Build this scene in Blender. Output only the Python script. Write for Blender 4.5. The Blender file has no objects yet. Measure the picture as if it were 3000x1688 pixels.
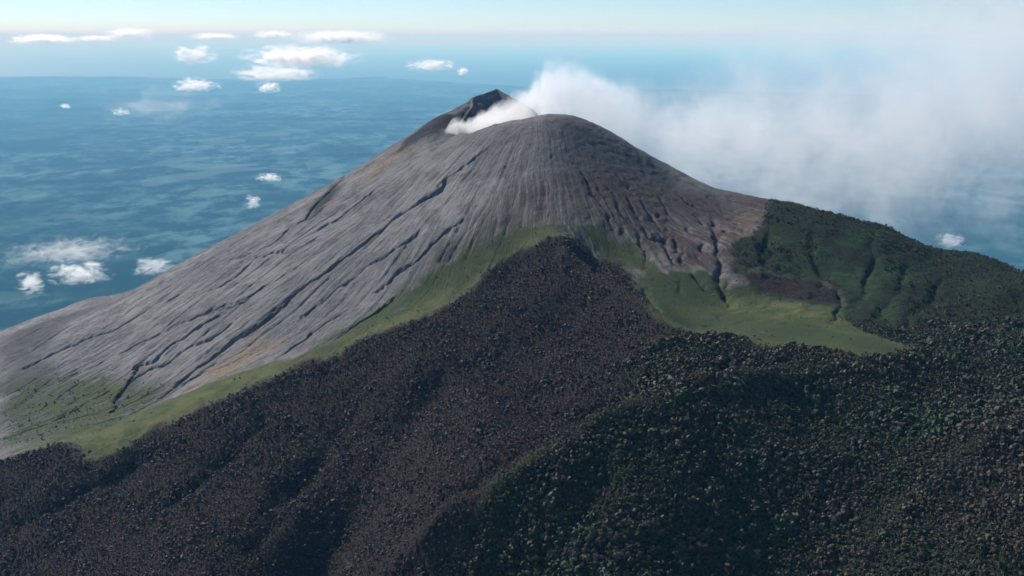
import bpy, math, random
import numpy as np

S = bpy.context.scene
COL = S.collection
R = math.radians

# ------------------------------------------------------------------ camera, sky, sun, exposure
SUN_EL, SUN_AZ = 38.0, 45.0            # elevation; degrees beyond straight left of the view
CAM_Z = 2600.0
cam_d = bpy.data.cameras.new('camera')
cam = bpy.data.objects.new('camera', cam_d); COL.objects.link(cam)
cam.location = (0, 0, CAM_Z)
PITCH = math.atan((288 - 35.8) / 983.0)
cam.rotation_euler = (math.pi / 2 - PITCH, 0, 0)
cam_d.sensor_width = 36.0
cam_d.lens = 983.0 / 1024.0 * 36.0
cam_d.clip_start = 1.0
cam_d.clip_end = 3000000.0
S.camera = cam
S.render.resolution_x, S.render.resolution_y = 1024, 576

w = bpy.data.worlds.new('World'); S.world = w; w.use_nodes = True
nt = w.node_tree; nt.nodes.clear()
sky = nt.nodes.new('ShaderNodeTexSky'); sky.sky_type = 'NISHITA'; sky.sun_disc = False
sky.sun_elevation = R(SUN_EL); sky.sun_rotation = R(-90 + SUN_AZ)
sky.altitude = 2600; sky.air_density = 1.0; sky.dust_density = 0.4; sky.ozone_density = 4.0
bg = nt.nodes.new('ShaderNodeBackground'); bg.inputs['Strength'].default_value = 0.08
wo = nt.nodes.new('ShaderNodeOutputWorld')
wb_ = nt.nodes.new('ShaderNodeMix'); wb_.data_type = 'RGBA'; wb_.blend_type = 'MULTIPLY'; wb_.inputs[0].default_value = 1
wb_.inputs[7].default_value = (0.93, 1.0, 1.06, 1)                     # white balance of the picture
nt.links.new(sky.outputs[0], wb_.inputs[6]); nt.links.new(wb_.outputs[2], bg.inputs['Color']); nt.links.new(bg.outputs[0], wo.inputs['Surface'])

sd = bpy.data.lights.new('sun', 'SUN'); sd.energy = 5.0; sd.angle = R(0.6); sd.color = (1.0, 0.95, 0.89)
sun = bpy.data.objects.new('sun', sd); COL.objects.link(sun)
ce = math.cos(R(SUN_EL))
sdir = (-ce * math.cos(R(SUN_AZ)), ce * math.sin(R(SUN_AZ)), math.sin(R(SUN_EL)))   # towards the sun
from mathutils import Vector, Matrix
sun.rotation_euler = Vector(sdir).to_track_quat('Z', 'Y').to_euler()
sun.location = (-3000, 1500, 6000)

vs = S.view_settings
vs.view_transform = 'Standard'; vs.look = 'None'; vs.exposure = 0.45; vs.gamma = 1.0
S.cycles.max_bounces = 10
S.cycles.diffuse_bounces = 2
S.cycles.volume_bounces = 6
S.cycles.volume_step_rate = 1.0
S.cycles.volume_max_steps = 512
S.cycles.use_denoising = True

# ------------------------------------------------------------------ measured ground, in metres
CTRL = [(-27,1800,2492),(-45,1790,2490),(-69,1750,2488),(-78,1730,2483),(-111,1690,2470),(-151,1670,2452),(-172,1660,2437),(-192,1655,2425),(-286,1690,2367),(-445,1700,2282),(-588,1690,2209),(-677,1720,2160),(-786,1900,2086),(-889,1860,2074),(-1034,1900,2017),(14,1770,2473),(-68,1720,2483),(-83,1640,2459),(-104,1580,2448),(-107,1555,2438),(-73,1550,2453),(-58,1545,2447),(-46,1543,2445),(-32,1540,2455),(-7,1530,2464),(21,1515,2474),(50,1500,2485),(75,1495,2486),(99,1490,2482),(153,1492,2457),(206,1490,2425),(248,1485,2403),(289,1445,2386),(319,1420,2379),(347,1390,2377),(393,1352,2372),(445,1305,2363),(490,1265,2356),(534,1240,2337),(600,1225,2325),(628,1170,2312),(54,1385,2443),(52,1328,2412),(48,1275,2383),(44,1224,2364),(-21,1350,2409),(-78,1385,2404),(-141,1455,2394),(-101,1310,2361),(-20,1265,2369),(-197,1420,2341),(-214,1330,2301),(-124,1255,2318),(-45,1235,2338),(-283,1400,2291),(-334,1360,2254),(-400,1390,2234),(-258,1260,2246),(-449,1350,2198),(-172,1215,2270),(-330,1220,2204),(-498,1320,2160),(-598,1430,2148),(-666,1440,2120),(-712,1400,2095),(-571,1280,2115),(-418,1210,2169),(-495,1200,2134),(-645,1280,2092),(-741,1330,2060),(-826,1500,2066),(-29,1205,2324),(-93,1185,2288),(-150,1155,2261),(-210,1130,2233),(-279,1110,2210),(-338,1098,2192),(-393,1088,2173),(-462,1078,2149),(-508,1073,2136),(-597,1060,2117),(-0,1185,2319),(-0,1090,2285),(-0,1030,2256),(-63,1080,2264),(53,1130,2322),(72,1060,2293),(111,1000,2289),(48,1000,2266),(-106,1040,2239),(-201,1075,2212),(-190,1000,2184),(-270,1070,2195),(-255,1000,2175),(-325,1015,2169),(-392,1010,2147),(-305,940,2156),(-483,1010,2123),(-408,930,2116),(-306,875,2145),(-228,880,2163),(-218,830,2148),(-228,790,2131),(-372,835,2104),(-523,900,2065),(-560,980,2090),(-65,1040,2253),(-97,990,2225),(-119,955,2203),(-142,905,2173),(-170,828,2128),(-178,808,2115),(-67,815,2215),(-34,890,2242),(-101,790,2189),(50,1197,2355),(99,1120,2327),(122,1070,2321),(150,1012,2316),(164,965,2308),(221,930,2310),(272,900,2310),(322,880,2308),(405,925,2304),(451,960,2310),(554,1060,2329),(91,1212,2347),(134,1190,2330),(155,1120,2315),(104,1180,2327),(187,1030,2302),(225,1045,2298),(195,1000,2297),(234,985,2302),(285,945,2306),(306,1020,2305),(338,925,2308),(377,925,2304),(280,1090,2304),(227,1100,2303),(363,1000,2302),(396,975,2301),(115,1335,2411),(169,1330,2395),(108,1246,2367),(158,1225,2351),(222,1318,2376),(210,1235,2349),(261,1235,2349),(120,1402,2441),(304,1320,2364),(177,1400,2419),(234,1400,2396),(172,1140,2320),(245,1150,2322),(336,1230,2350),(313,1135,2321),(400,1190,2338),(377,1110,2313),(470,1180,2335),(461,1090,2313),(398,1040,2308),(427,1000,2302),(516,1080,2316),(533,1130,2322),(554,1040,2317),(177,900,2300),(156,890,2291),(211,880,2302),(122,918,2281),(82,908,2268),(61,868,2251),(24,890,2238),(254,860,2303),(318,868,2308),(218,832,2300),(142,800,2301),(91,778,2287),(37,752,2270),(-12,730,2245),(-60,713,2219),(-107,700,2184),(168,760,2291),(115,726,2274),(94,676,2248),(90,636,2222),(19,690,2224),(4,670,2202),(263,800,2279),(244,732,2272),(202,688,2242),(164,648,2215),(317,808,2294),(381,835,2284),(471,860,2313),(416,880,2306),(415,745,2301),(342,702,2275),(285,668,2252),(235,640,2220),(364,640,2282),(326,560,2267),(-25,1640,2365),(0,1600,2375),(-30,1690,2385),(-55,1630,2385),(70,1690,2460),(95,1600,2462),(90,1540,2472),(30,1620,2385),(40,1740,2458),(90,1745,2425),(165,1590,2405),(225,1585,2365),(110,1560,2450),(140,1700,2415),(200,1600,2355),(420,1600,2230),(500,1450,2210),(330,1570,2270),(450,1380,2300),(600,1350,2230),(700,1250,2230),(0,450,1960),(300,400,2040),(-300,500,1960),(500,400,2100),(-500,620,1980),(-700,800,1960),(800,700,2180),(900,900,2200),(850,1150,2220),(900,500,2120),(-800,1000,2010),(1500,1650,1829),(1900,1650,1678),(531,1792,2230),(821,1870,2098),(1111,1948,1972),(1449,2038,1829),(1835,2142,1678),(476,1925,2230),(736,2075,2098),(996,2225,1972),(1299,2400,1829),(1645,2600,1678),(389,2039,2230),(601,2251,2098),(813,2463,1972),(1061,2711,1829),(1344,2994,1678),(275,2126,2230),(425,2386,2098),(575,2646,1972),(750,2949,1829),(950,3295,1678),(142,2181,2230),(220,2471,2098),(298,2761,1972),(388,3099,1829),(492,3485,1678),(0,2200,2230),(0,2500,2098),(0,2800,1972),(0,3150,1829),(0,3550,1678),(-142,2181,2230),(-220,2471,2098),(-298,2761,1972),(-388,3099,1829),(-492,3485,1678),(-275,2126,2230),(-425,2386,2098),(-575,2646,1972),(-750,2949,1829),(-950,3295,1678),(-389,2039,2230),(-601,2251,2098),(-813,2463,1972),(-1061,2711,1829),(-1344,2994,1678),(-476,1925,2230),(-736,2075,2098),(-996,2225,1972),(-1299,2400,1829),(-1645,2600,1678),(-531,1792,2230),(-821,1870,2098),(-1111,1948,1972),(-1449,2038,1829),(-1835,2142,1678),(-1500,1650,1829),(-1900,1650,1678),(-1449,1262,1829),(-1835,1158,1678),(-1299,900,1829),(-1645,700,1678),(1299,900,1829),(1645,700,1678),(1449,1262,1829),(1835,1158,1678),(192,1811,2396),(106,1877,2396),(0,1900,2396),(-106,1877,2396),(-192,1811,2396),(-235,1736,2396),(306,1907,2313),(169,2013,2313),(0,2050,2313),(-169,2013,2313),(-306,1907,2313),(-376,1787,2313)]
GULLIES = [
(3.1,16.6,[(-92.8, 1404.0), (-100.1, 1381.3), (-125.9, 1384.0), (-165.8, 1380.4), (-199.4, 1371.3), (-232.0, 1357.5), (-258.8, 1345.3), (-293.3, 1330.5), (-322.9, 1308.7), (-345.6, 1284.6), (-371.2, 1275.4), (-394.8, 1260.2), (-417.1, 1242.0), (-435.8, 1215.2), (-448.9, 1176.3)]),
(1.8,8.9,[(-279.3, 1689.2), (-294.0, 1612.8), (-319.6, 1586.8), (-327.1, 1540.1), (-351.2, 1546.4)]),
(1.8,8.9,[(-346.5, 1555.4), (-367.9, 1518.0), (-406.1, 1515.6), (-448.6, 1528.8)]),
(1.6,6.4,[(-261.3, 1450.9), (-321.7, 1446.9), (-396.7, 1489.8), (-417.0, 1457.0), (-442.1, 1445.2), (-477.9, 1449.5)]),
(1.6,6.4,[(-30.4, 1423.0), (-61.4, 1404.8), (-106.6, 1393.7)]),
(2.2,12.8,[(-414.2, 1353.5), (-439.6, 1349.4), (-459.9, 1338.1), (-485.8, 1335.7), (-500.9, 1318.4), (-534.2, 1329.3), (-535.0, 1298.8), (-537.6, 1267.5), (-519.2, 1200.0)]),
(2.7,12.8,[(-383.5, 1324.8), (-411.7, 1301.2), (-464.0, 1303.5), (-481.4, 1294.7), (-521.9, 1302.9), (-537.4, 1281.9), (-529.5, 1239.5)]),
(2.2,10.2,[(-518.4, 1497.9), (-541.0, 1496.8), (-585.7, 1502.2), (-609.5, 1494.8), (-633.5, 1488.4), (-666.1, 1503.6), (-694.6, 1507.6), (-725.2, 1501.1), (-780.3, 1489.6)]),
(2.2,10.2,[(-381.2, 1230.9), (-415.8, 1203.4), (-431.1, 1170.4), (-453.1, 1159.3), (-470.0, 1136.8), (-512.7, 1141.8)]),
(1.8,8.9,[(-143.2, 1210.1), (-154.9, 1199.6), (-181.1, 1185.4), (-194.9, 1176.3), (-215.7, 1164.9)]),
(1.8,8.9,[(-199.4, 1225.2), (-232.2, 1217.7), (-257.9, 1201.6), (-280.4, 1173.8), (-289.1, 1156.2)]),
(1.8,7.6,[(-338.7, 1383.1), (-382.5, 1367.8), (-420.4, 1376.6), (-472.0, 1388.2), (-522.0, 1391.1), (-571.0, 1390.1), (-618.7, 1385.3), (-670.9, 1377.7)]),
(1.6,6.4,[(-100.5, 1302.6), (-154.7, 1300.5), (-208.8, 1293.6), (-250.5, 1278.9), (-279.6, 1258.4)]),
(1.6,6.4,[(-57.1, 1291.5), (-98.2, 1266.1), (-149.5, 1248.0), (-179.8, 1235.3)]),
(1.8,8.9,[(-588.1, 1279.9), (-601.1, 1245.1), (-629.9, 1224.0), (-662.3, 1222.4), (-691.1, 1234.6)]),
(1.6,6.4,[(-363.9, 1363.9), (-398.2, 1360.2), (-443.8, 1374.7), (-499.0, 1396.4), (-534.3, 1391.1)]),
(1.6,6.4,[(-176.7, 1513.1), (-224.8, 1497.0), (-266.0, 1481.0), (-308.3, 1473.9)]),
(3.8,6.6,[(269.2, 1317.2), (263.8, 1271.1), (262.8, 1219.6), (254.6, 1176.3), (249.1, 1139.0), (249.1, 1113.5), (249.9, 1085.5)]),
(2.2,3.6,[(237.5, 1312.9), (249.8, 1290.2), (262.0, 1261.7)]),
(3,5.4,[(200.0, 1264.8), (206.2, 1235.6), (209.2, 1207.8), (210.9, 1167.6), (219.8, 1142.1), (232.3, 1113.5)]),
(3,5.4,[(165.8, 1253.9), (175.1, 1231.9), (191.8, 1227.2), (198.3, 1201.5), (204.6, 1177.1), (209.9, 1161.2)]),
(2.2,4.2,[(226.7, 1288.7), (228.7, 1248.1), (239.6, 1231.2), (242.6, 1191.0)]),
(3,5.4,[(156.5, 1142.4), (152.8, 1077.7), (154.6, 1026.5), (159.7, 1008.3)]),
(2.2,4.2,[(162.9, 1260.6), (161.8, 1217.9), (165.6, 1193.9), (159.7, 1156.9)]),
(2.2,3.6,[(199.5, 1143.3), (196.0, 1102.5)]),
(3,4.8,[(384.2, 1115.4), (378.1, 1085.8), (356.3, 1035.2), (341.5, 1006.9)]),
(4.5,4,[(393.3, 1257.3), (375.0, 1207.5), (371.0, 1156.3), (359.3, 1098.9)]),
(4.5,4,[(450.8, 1227.4), (445.8, 1179.9), (415.7, 1116.7), (373.6, 1044.3)]),
(4.5,4,[(502.9, 1201.9), (464.3, 1135.5), (411.9, 1053.6), (389.4, 1001.7)]),
(4.5,4,[(536.8, 1162.8), (484.2, 1090.2), (430.9, 1022.0), (400.4, 974.8)]),
(5,6,[(340.7, 1273.1), (311.6, 1191.3), (306.2, 1136.5)]),
(2.6,5,[(169.0, 1330.2), (184.8, 1281.6), (200.5, 1242.1)]),
(2.6,5,[(147.0, 1329.1), (163.6, 1281.4), (184.6, 1238.2)]),
(2.6,5,[(125.4, 1329.9), (141.9, 1274.5), (159.1, 1240.0), (168.6, 1189.6)]),
(2.4,4.5,[(89.8, 1373.1), (107.6, 1308.3), (125.2, 1262.8), (133.3, 1237.0)]),
(2.4,4.5,[(140.3, 1375.3), (163.2, 1327.2), (185.9, 1290.3), (204.4, 1270.1)]),
(2.4,4.5,[(230.1, 1371.9), (250.8, 1327.3), (268.1, 1302.5)]),
(2.6,5,[(105.0, 1350.5), (126.6, 1279.3), (143.0, 1231.3)]),
(2.6,5,[(192.9, 1346.1), (212.8, 1292.4), (224.8, 1266.3)]),
(26,20,[(-61.4, 1047.4), (-97.1, 990.9), (-119.3, 955.8), (-142.3, 905.4), (-158.9, 854.4), (-179.4, 815.4)]),
(16,15,[(261.4, 861.4), (184.5, 843.3), (133.8, 863.4), (79.8, 874.4), (28.6, 805.3), (-19.3, 758.7), (-64.8, 739.2)]),
(18,-11,[(317.3, 864.7), (216.4, 825.5), (140.2, 791.4), (90.6, 769.8), (36.5, 746.9), (-12.2, 726.6), (-59.7, 712.3), (-103.5, 699.5)]),
(20,-0.1,[(318.6, 868.8), (217.8, 831.5), (141.4, 799.3), (91.4, 777.6), (36.7, 751.8), (-12.2, 729.6), (-59.9, 715.2), (-103.5, 699.6)]),
(14,10,[(154.8, 879.6), (206.2, 860.1), (252.3, 854.3)]),
(12,-7,[(54.5, 1174.7), (68.1, 1155.3), (97.9, 1107.9), (119.3, 1069.1), (145.3, 1011.3)]),
(22,4,[(270.4, 813.3), (237.5, 732.8), (205.8, 690.6), (174.4, 654.2)]),
(16,-8,[(411.4, 748.6), (343.0, 704.4), (286.2, 670.5), (240.3, 640.5)]),
(13,14,[(86.6, 729.1), (59.5, 701.6), (33.7, 671.0)]),
(13,14,[(-269.1, 1063.7), (-297.9, 994.6), (-329.3, 951.5), (-366.8, 909.9)]),
(13,14,[(-386.7, 1037.6), (-436.3, 1007.9), (-494.1, 982.2), (-543.4, 962.0)]),
(13,14,[(-173.4, 1039.9), (-198.9, 976.0), (-222.5, 888.0), (-236.8, 815.8)]),
(10,10,[(81.9, 1185.5), (98.0, 1168.7), (107.7, 1115.1), (116.8, 1088.5)])]
REGIONS = {
'grass': [[(16.3, 1238.6), (49.1, 1232.2), (48.9, 1183.6), (1.0, 1200.4), (-41.2, 1191.2), (-76.8, 1159.0), (-139.1, 1145.9), (-196.3, 1135.7), (-204.2, 1123.9), (-253.9, 1130.1), (-282.3, 1104.3), (-340.4, 1087.8), (-387.0, 1068.6), (-429.2, 1053.4), (-481.2, 1030.0), (-505.1, 1037.4), (-502.6, 1059.9), (-536.8, 1084.1), (-604.6, 1076.1), (-614.2, 1094.4), (-553.2, 1109.3), (-524.0, 1155.9), (-470.0, 1136.8), (-400.1, 1139.5), (-358.1, 1150.7), (-285.2, 1139.2), (-243.4, 1152.2), (-192.9, 1179.5), (-143.9, 1191.8), (-105.7, 1221.7), (-70.3, 1229.7), (-19.4, 1235.5)], [(77.0, 1231.5), (108.5, 1246.5), (156.2, 1212.4), (173.3, 1150.7), (226.1, 1151.7), (261.2, 1111.5), (308.6, 1097.6), (350.1, 1053.3), (370.7, 1022.0), (401.9, 989.7), (407.2, 926.6), (346.8, 895.1), (273.0, 904.4), (222.7, 937.2), (168.6, 969.8), (151.7, 1027.6), (149.6, 1152.7), (106.5, 1217.1)]],
'meadow': [[(167.2, 1014.9), (230.5, 1072.3), (270.7, 1052.4), (335.9, 980.1), (407.2, 926.6), (346.8, 895.1), (273.0, 904.4), (222.7, 937.2), (168.6, 969.8)]],
'wallgreen': [[(332.4, 1270.7), (388.3, 1239.0), (431.9, 1249.0), (487.2, 1243.5), (512.6, 1188.0), (515.3, 1144.9), (482.3, 1108.6), (404.7, 1021.1), (368.5, 955.1), (366.4, 1022.0), (353.0, 1034.1), (306.0, 1087.3), (270.0, 1109.6), (268.0, 1122.2), (360.8, 1059.4), (384.4, 1120.6), (324.1, 1181.8), (311.1, 1233.5)]],
'scrub': [[(45.1, 1186.8), (52.8, 1198.0), (75.9, 1211.9), (134.5, 1193.5), (150.6, 1019.6), (166.5, 956.6), (138.1, 921.7), (84.5, 775.4), (16.7, 728.4), (-30.7, 702.2), (-42.2, 678.1), (60, 500), (-800, 500), (-900, 900), (-640, 1040), (-600.1, 1067.4), (-535.0, 1080.2), (-501.8, 1057.9), (-504.3, 1035.4), (-480.9, 1029.0), (-428.9, 1052.4), (-386.7, 1067.5), (-339.8, 1085.8), (-282.1, 1103.3), (-253.5, 1128.1), (-204.1, 1122.8), (-196.0, 1133.7), (-139.0, 1144.8), (-76.7, 1157.0), (-41.1, 1189.1), (1.0, 1199.2)], [(270.3, 1157.3), (385.3, 1139.4), (360.8, 1052.4), (313.2, 1080.3), (276.2, 1117.0)]],
'forest': [[(159.4, 962.6), (221.2, 930.3), (271.9, 900.5), (322.9, 881.6), (403.7, 922.6), (447.6, 953.0), (554.6, 1061.3), (640, 1130), (1050, 1200), (1050, 450), (0, 450), (-73.6, 685.2), (-43.5, 707.9), (3.9, 736.0), (73.2, 799.1), (124.6, 939.3)], [(350.3, 1313.5), (375, 1400), (430, 1425), (620, 1340), (820, 1190), (554.2, 1039.7), (451.0, 960.9), (405.7, 927.5), (372.1, 965.0), (353.5, 1022.0), (385.3, 1139.4), (270.3, 1157.3), (267.7, 1193.3), (336.0, 1275.0)]],
'ochre': [[(523.0, 1037.1), (553.3, 1060.2), (553.1, 1051.7), (522.7, 1026.9), (447.4, 948.1), (451.2, 965.8)], [(271.1, 1289.8), (302.6, 1313.7), (336.0, 1308.7), (325.1, 1254.7), (291.7, 1213.4), (270.1, 1218.6)], [(-186.9, 1611.6), (-163.3, 1570.5), (-218.4, 1545.9), (-263.7, 1590.7)], [(-345.1, 1259.2), (-303.6, 1219.2), (-332.8, 1169.0), (-378.0, 1149.6), (-402.0, 1145.4), (-388.9, 1220.2)], [(-579.0, 1299.9), (-552.1, 1305.9), (-550.1, 1242.4), (-581.9, 1251.9)]],
'brown': [[(300, 1440), (400, 1450), (380, 1230), (310, 1250)], [(60.1, 1320.0), (118.4, 1383.1), (174.3, 1377.5), (230.1, 1371.9), (285.0, 1364.1), (328.2, 1333.7), (311.1, 1233.5), (273.4, 1148.8), (255.7, 1107.3), (226.1, 1151.7), (196.0, 1142.3), (156.2, 1212.4), (108.2, 1243.1), (56.9, 1238.6)], [(1.1, 1314.3), (59.8, 1313.1), (56.6, 1228.9), (6.1, 1240.4), (-44.9, 1234.9), (-95.6, 1223.4), (-135.8, 1212.8), (-97.0, 1247.0), (-45.9, 1271.1)]],
'tinge': [[(31.5, 1238.2), (72.4, 1241.5), (127.7, 1230.4), (164.5, 1197.2), (173.3, 1150.7), (226.1, 1151.7), (261.2, 1111.5), (178.8, 1032.2), (151.7, 1027.6), (134.5, 1193.5), (75.9, 1211.9), (46.3, 1224.6), (6.1, 1237.0)], [(-55.7, 1252.2), (6.2, 1250.4), (46.8, 1238.6), (6.1, 1224.7), (-94.1, 1199.1), (-190.5, 1163.1), (-241.1, 1166.7), (-165.4, 1202.1)], [(-813.8, 1478.8), (-635.5, 1366.4), (-459.5, 1236.9), (-470.0, 1136.8), (-546.5, 1105.6), (-634.6, 1132.3)]],
'rock': [[(1.4, 1742.1), (-85.8, 1548.7), (-105.6, 1564.8), (-83.0, 1687.5)], [(-168.9, 1629.7), (-70.3, 1710.1), (-89.7, 1621.5), (-112.6, 1574.4), (-184.4, 1588.0)], [(-289.2, 1664.5), (-282.9, 1586.4), (-320.6, 1539.7), (-334.5, 1577.9)]],
'dark': [[(318, 1450), (430, 1450), (430, 1200), (345, 1230)], [(-778.1, 1407.8), (-627.5, 1347.0), (-451.7, 1230.3), (-411.7, 1100.0), (-470.0, 1136.8), (-543.9, 1099.8), (-624.4, 1113.4)], [(-943.0, 1732.7), (-779.1, 1559.4), (-670.9, 1377.7), (-718.9, 1360.7), (-770.5, 1392.7)], [(-962.6, 1769.9), (-840.3, 1756.4), (-673.8, 1627.5), (-651.0, 1633.7), (-766.7, 1642.4), (-772.8, 1560.9), (-875.1, 1600.3)], [(-33.5, 1748.6), (-60.9, 1737.7)], [(62.6, 1462.0), (98.4, 1474.1), (193.5, 1443.7), (279.7, 1397.2), (337.5, 1350.8), (310.2, 1324.5), (217.0, 1284.7), (141.1, 1266.8), (70.2, 1305.3), (56.4, 1369.1)]]}
TENTS = [
(0.95, [(-111.3,1700.0,2471.8), (-78.1,1735.0,2486.9), (-68.9,1750.0,2494.9), (-27.1,1800.0,2508.0), (14.1,1765.0,2487.7), (36.1,1740.0,2475.7)]),
(0.9, [(-68.9,1750.0,2495.5), (-67.7,1715.0,2483.5), (-75.8,1680.0,2473.3), (-83.4,1640.0,2460.8), (-95.2,1605.0,2453.6), (-104.0,1580.0,2447.7), (-106.9,1555.0,2437.7)]),
(0.7, [(-106.9,1555.0,2437.7), (-72.8,1550.0,2453.1), (-58.3,1545.0,2446.8), (-46.5,1543.0,2445.1), (-32.1,1540.0,2454.6), (-23.4,1536.0,2453.2), (-7.4,1530.0,2464.1), (20.6,1515.0,2473.8), (49.7,1500.0,2484.5)]),
(0.75, [(51.3,1196.0,2355.5), (68.5,1165.0,2343.2), (98.8,1120.0,2328.3), (121.6,1070.0,2321.6), (149.5,1012.0,2316.9), (163.7,965.0,2308.9)])]
CLOUDS = [  # x, y, z, half width, half height, optical thickness, edge softness, cover, label
(-4990, 24000, 2097, 1668, 378.5, 3.0, 0.9, 0.22, 'largest bright white cloud bank above the lowland left of the peak'),
(-7224, 23000, 2162, 639, 320.9, 2.25, 0.9, 0.28, 'white puffy cloud left of the largest cloud bank'),
(-4492, 19000, 1909, 1032, 230.5, 1.12, 0.8, 0.2, 'dull greyish cloud just below the largest cloud bank'),
(-3891, 16000, 1801, 251, 135.9, 2.25, 0.9, 0.22, 'small white cloud under the dull greyish cloud'),
(-5063, 16000, 1832, 485, 155.3, 1.35, 0.7, 0.25, 'ragged slanting cloud left of the small cloud under the bank'),
(-1602, 20000, 2027, 581, 182.0, 2.25, 0.9, 0.22, 'small white cloud nearest the left of the steam plume'),
(-875, 18000, 1980, 118, 109.2, 2.25, 0.6, 0.1, 'tiny round white cloud beside the peak'),
(-5703, 34000, 2536, 1976, 309.4, 3.0, 0.9, 0.22, 'long low white cloud band on the horizon above the largest bank'),
(-7963, 34000, 2627, 945, 185.6, 2.25, 0.9, 0.28, 'thin bright cloud streak on the horizon left of the long band'),
(-9964, 34000, 2575, 945, 144.4, 1.8, 0.7, 0.2, 'faint cloud streak on the horizon above the puffy cloud'),
(-13856, 30000, 2487, 1137, 200.2, 2.7, 0.9, 0.22, 'flat white cloud at the far left of the horizon'),
(-12442, 33000, 2663, 1001, 260.2, 2.25, 0.9, 0.28, 'white cloud heap on the horizon between the far left cloud and the streaks'),
(-13145, 32000, 2516, 809, 135.9, 1.8, 0.9, 0.28, 'thin cloud strip on the horizon beside the far left cloud'),
(-2928, 6500, 1034, 246, 122.2, 2.25, 0.9, 0.28, 'white cumulus low over the lowland, right one of the lower left pair'),
(-3187, 6300, 1009, 105, 118.5, 1.8, 0.9, 0.28, 'small white cumulus at the lower left beside the left flank'),
(-2250, 6000, 1196, 152, 83.7, 1.12, 0.8, 0.2, 'thin white cloud touching the skyline of the left flank'),
(-2400, 9000, 1112, 86, 87.3, 1.12, 0.8, 0.15, 'tiny hazy cloud puff over the middle of the lowland'),
(-2723, 11000, 1057, 178, 66.7, 1.35, 0.7, 0.15, 'small flat cloud above the tiny puff over the lowland'),
(-5886, 15000, 1487, 171, 81.9, 0.9, 0.9, 0.15, 'faint slanted wisp over the upper left lowland'),
(-6714, 15000, 1575, 91, 54.6, 1.35, 0.8, 0.1, 'tiny wisp over the far left lowland'),
(-3467, 7500, 972, 626, 136.5, 0.5, 1.2, 0.2, 'thin misty veil above the lower left clouds'),
(-4955, 14000, 1638, 1168, 467.1, 0.23, 1.4, 0.15, 'broad faint mist veil over the upper lowland'),
(1182, 2600, 2062, 46, 28.4, 1.35, 0.7, 0.2, 'small white steam cloud behind the right ridge')]


# ------------------------------------------------------------------ noise
def hashg(ix, iy, seed):
    n = (ix.astype(np.int64) * 374761393 + iy.astype(np.int64) * 668265263 + seed * 974634777) & 0xFFFFFFFF
    n = ((n ^ (n >> 13)) * 1274126177) & 0xFFFFFFFF
    return ((n ^ (n >> 16)) & 0xFFFFFF) / float(0xFFFFFF)
def vnoise(x, y, seed):
    ix = np.floor(x); iy = np.floor(y); u = x - ix; v = y - iy
    u = u * u * u * (u * (u * 6 - 15) + 10); v = v * v * v * (v * (v * 6 - 15) + 10)
    ix = ix.astype(np.int64); iy = iy.astype(np.int64)
    a = hashg(ix, iy, seed); b = hashg(ix + 1, iy, seed); c = hashg(ix, iy + 1, seed); d = hashg(ix + 1, iy + 1, seed)
    return (a * (1 - u) + b * u) * (1 - v) + (c * (1 - u) + d * u) * v
def fbm(x, y, scale, octv, seed, gain=0.5):
    out = np.zeros(np.broadcast(x, y).shape); amp = 1.0; tot = 0; f = 1.0 / scale
    for i in range(octv):
        c, s_ = math.cos(i * 1.3), math.sin(i * 1.3)
        out += amp * (vnoise((x * c - y * s_) * f + 17.3 * i, (x * s_ + y * c) * f - 9.1 * i, seed + i) - 0.5)
        tot += amp; amp *= gain; f *= 2.03
    return out / tot * 2
def smooth(a, b, x):
    t = np.clip((x - a) / (b - a), 0, 1); return t * t * (3 - 2 * t)

# ------------------------------------------------------------------ terrain height
CT = np.array(CTRL, float); NC = len(CT)
P2 = CT[:, :2] / 1000.0
dd = np.linalg.norm(P2[:, None] - P2[None], axis=2)
A = np.zeros((NC + 3, NC + 3))
A[:NC, :NC] = np.where(dd > 0, dd * dd * np.log(dd + 1e-12), 0) + np.eye(NC) * 1e-6
A[:NC, NC] = 1; A[:NC, NC + 1:] = P2; A[NC:, :NC] = A[:NC, NC:].T
TW = np.linalg.solve(A, np.concatenate([CT[:, 2], np.zeros(3)]))
def tps(X, Y):
    x = X / 1000.0; y = Y / 1000.0
    o = TW[NC] + TW[NC + 1] * x + TW[NC + 2] * y
    for i in range(NC):
        d2 = (x - P2[i, 0]) ** 2 + (y - P2[i, 1]) ** 2 + 1e-18
        o = o + TW[i] * 0.5 * d2 * np.log(d2)
    return o
def profile(r):
    k = 1921.0
    near = np.where(r < 600, -397 + 0.55 * (600 - r), -397 - 0.42 * (r - 600))
    far = -649 - k * (1 - np.exp(-np.maximum(r - 1200, 0) * 0.42 / k))
    return CAM_Z + np.where(r < 1200, near, far) - 520 * smooth(3500, 8600, r)

STEP = 1.85
XC = np.arange(-1150, 1000.1, STEP); YC = np.arange(520, 2000.1, STEP)
def spread(c, lim):
    out = [c]; hi = [c[-1]]; d = STEP
    while hi[-1] < lim: d = min(d * 1.07, 260); hi.append(hi[-1] + d)
    lo = [c[0]]; d = STEP
    while lo[-1] > -lim: d = min(d * 1.07, 260); lo.append(lo[-1] - d)
    return np.concatenate([np.array(lo[1:][::-1]), c, np.array(hi[1:])]), len(lo) - 1
XS, IX = spread(XC, 11000.0); YS, IY = spread(YC, 11000.0)
NX, NY = len(XS), len(YS)
GX, GY = np.meshgrid(XS, YS)
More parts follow.
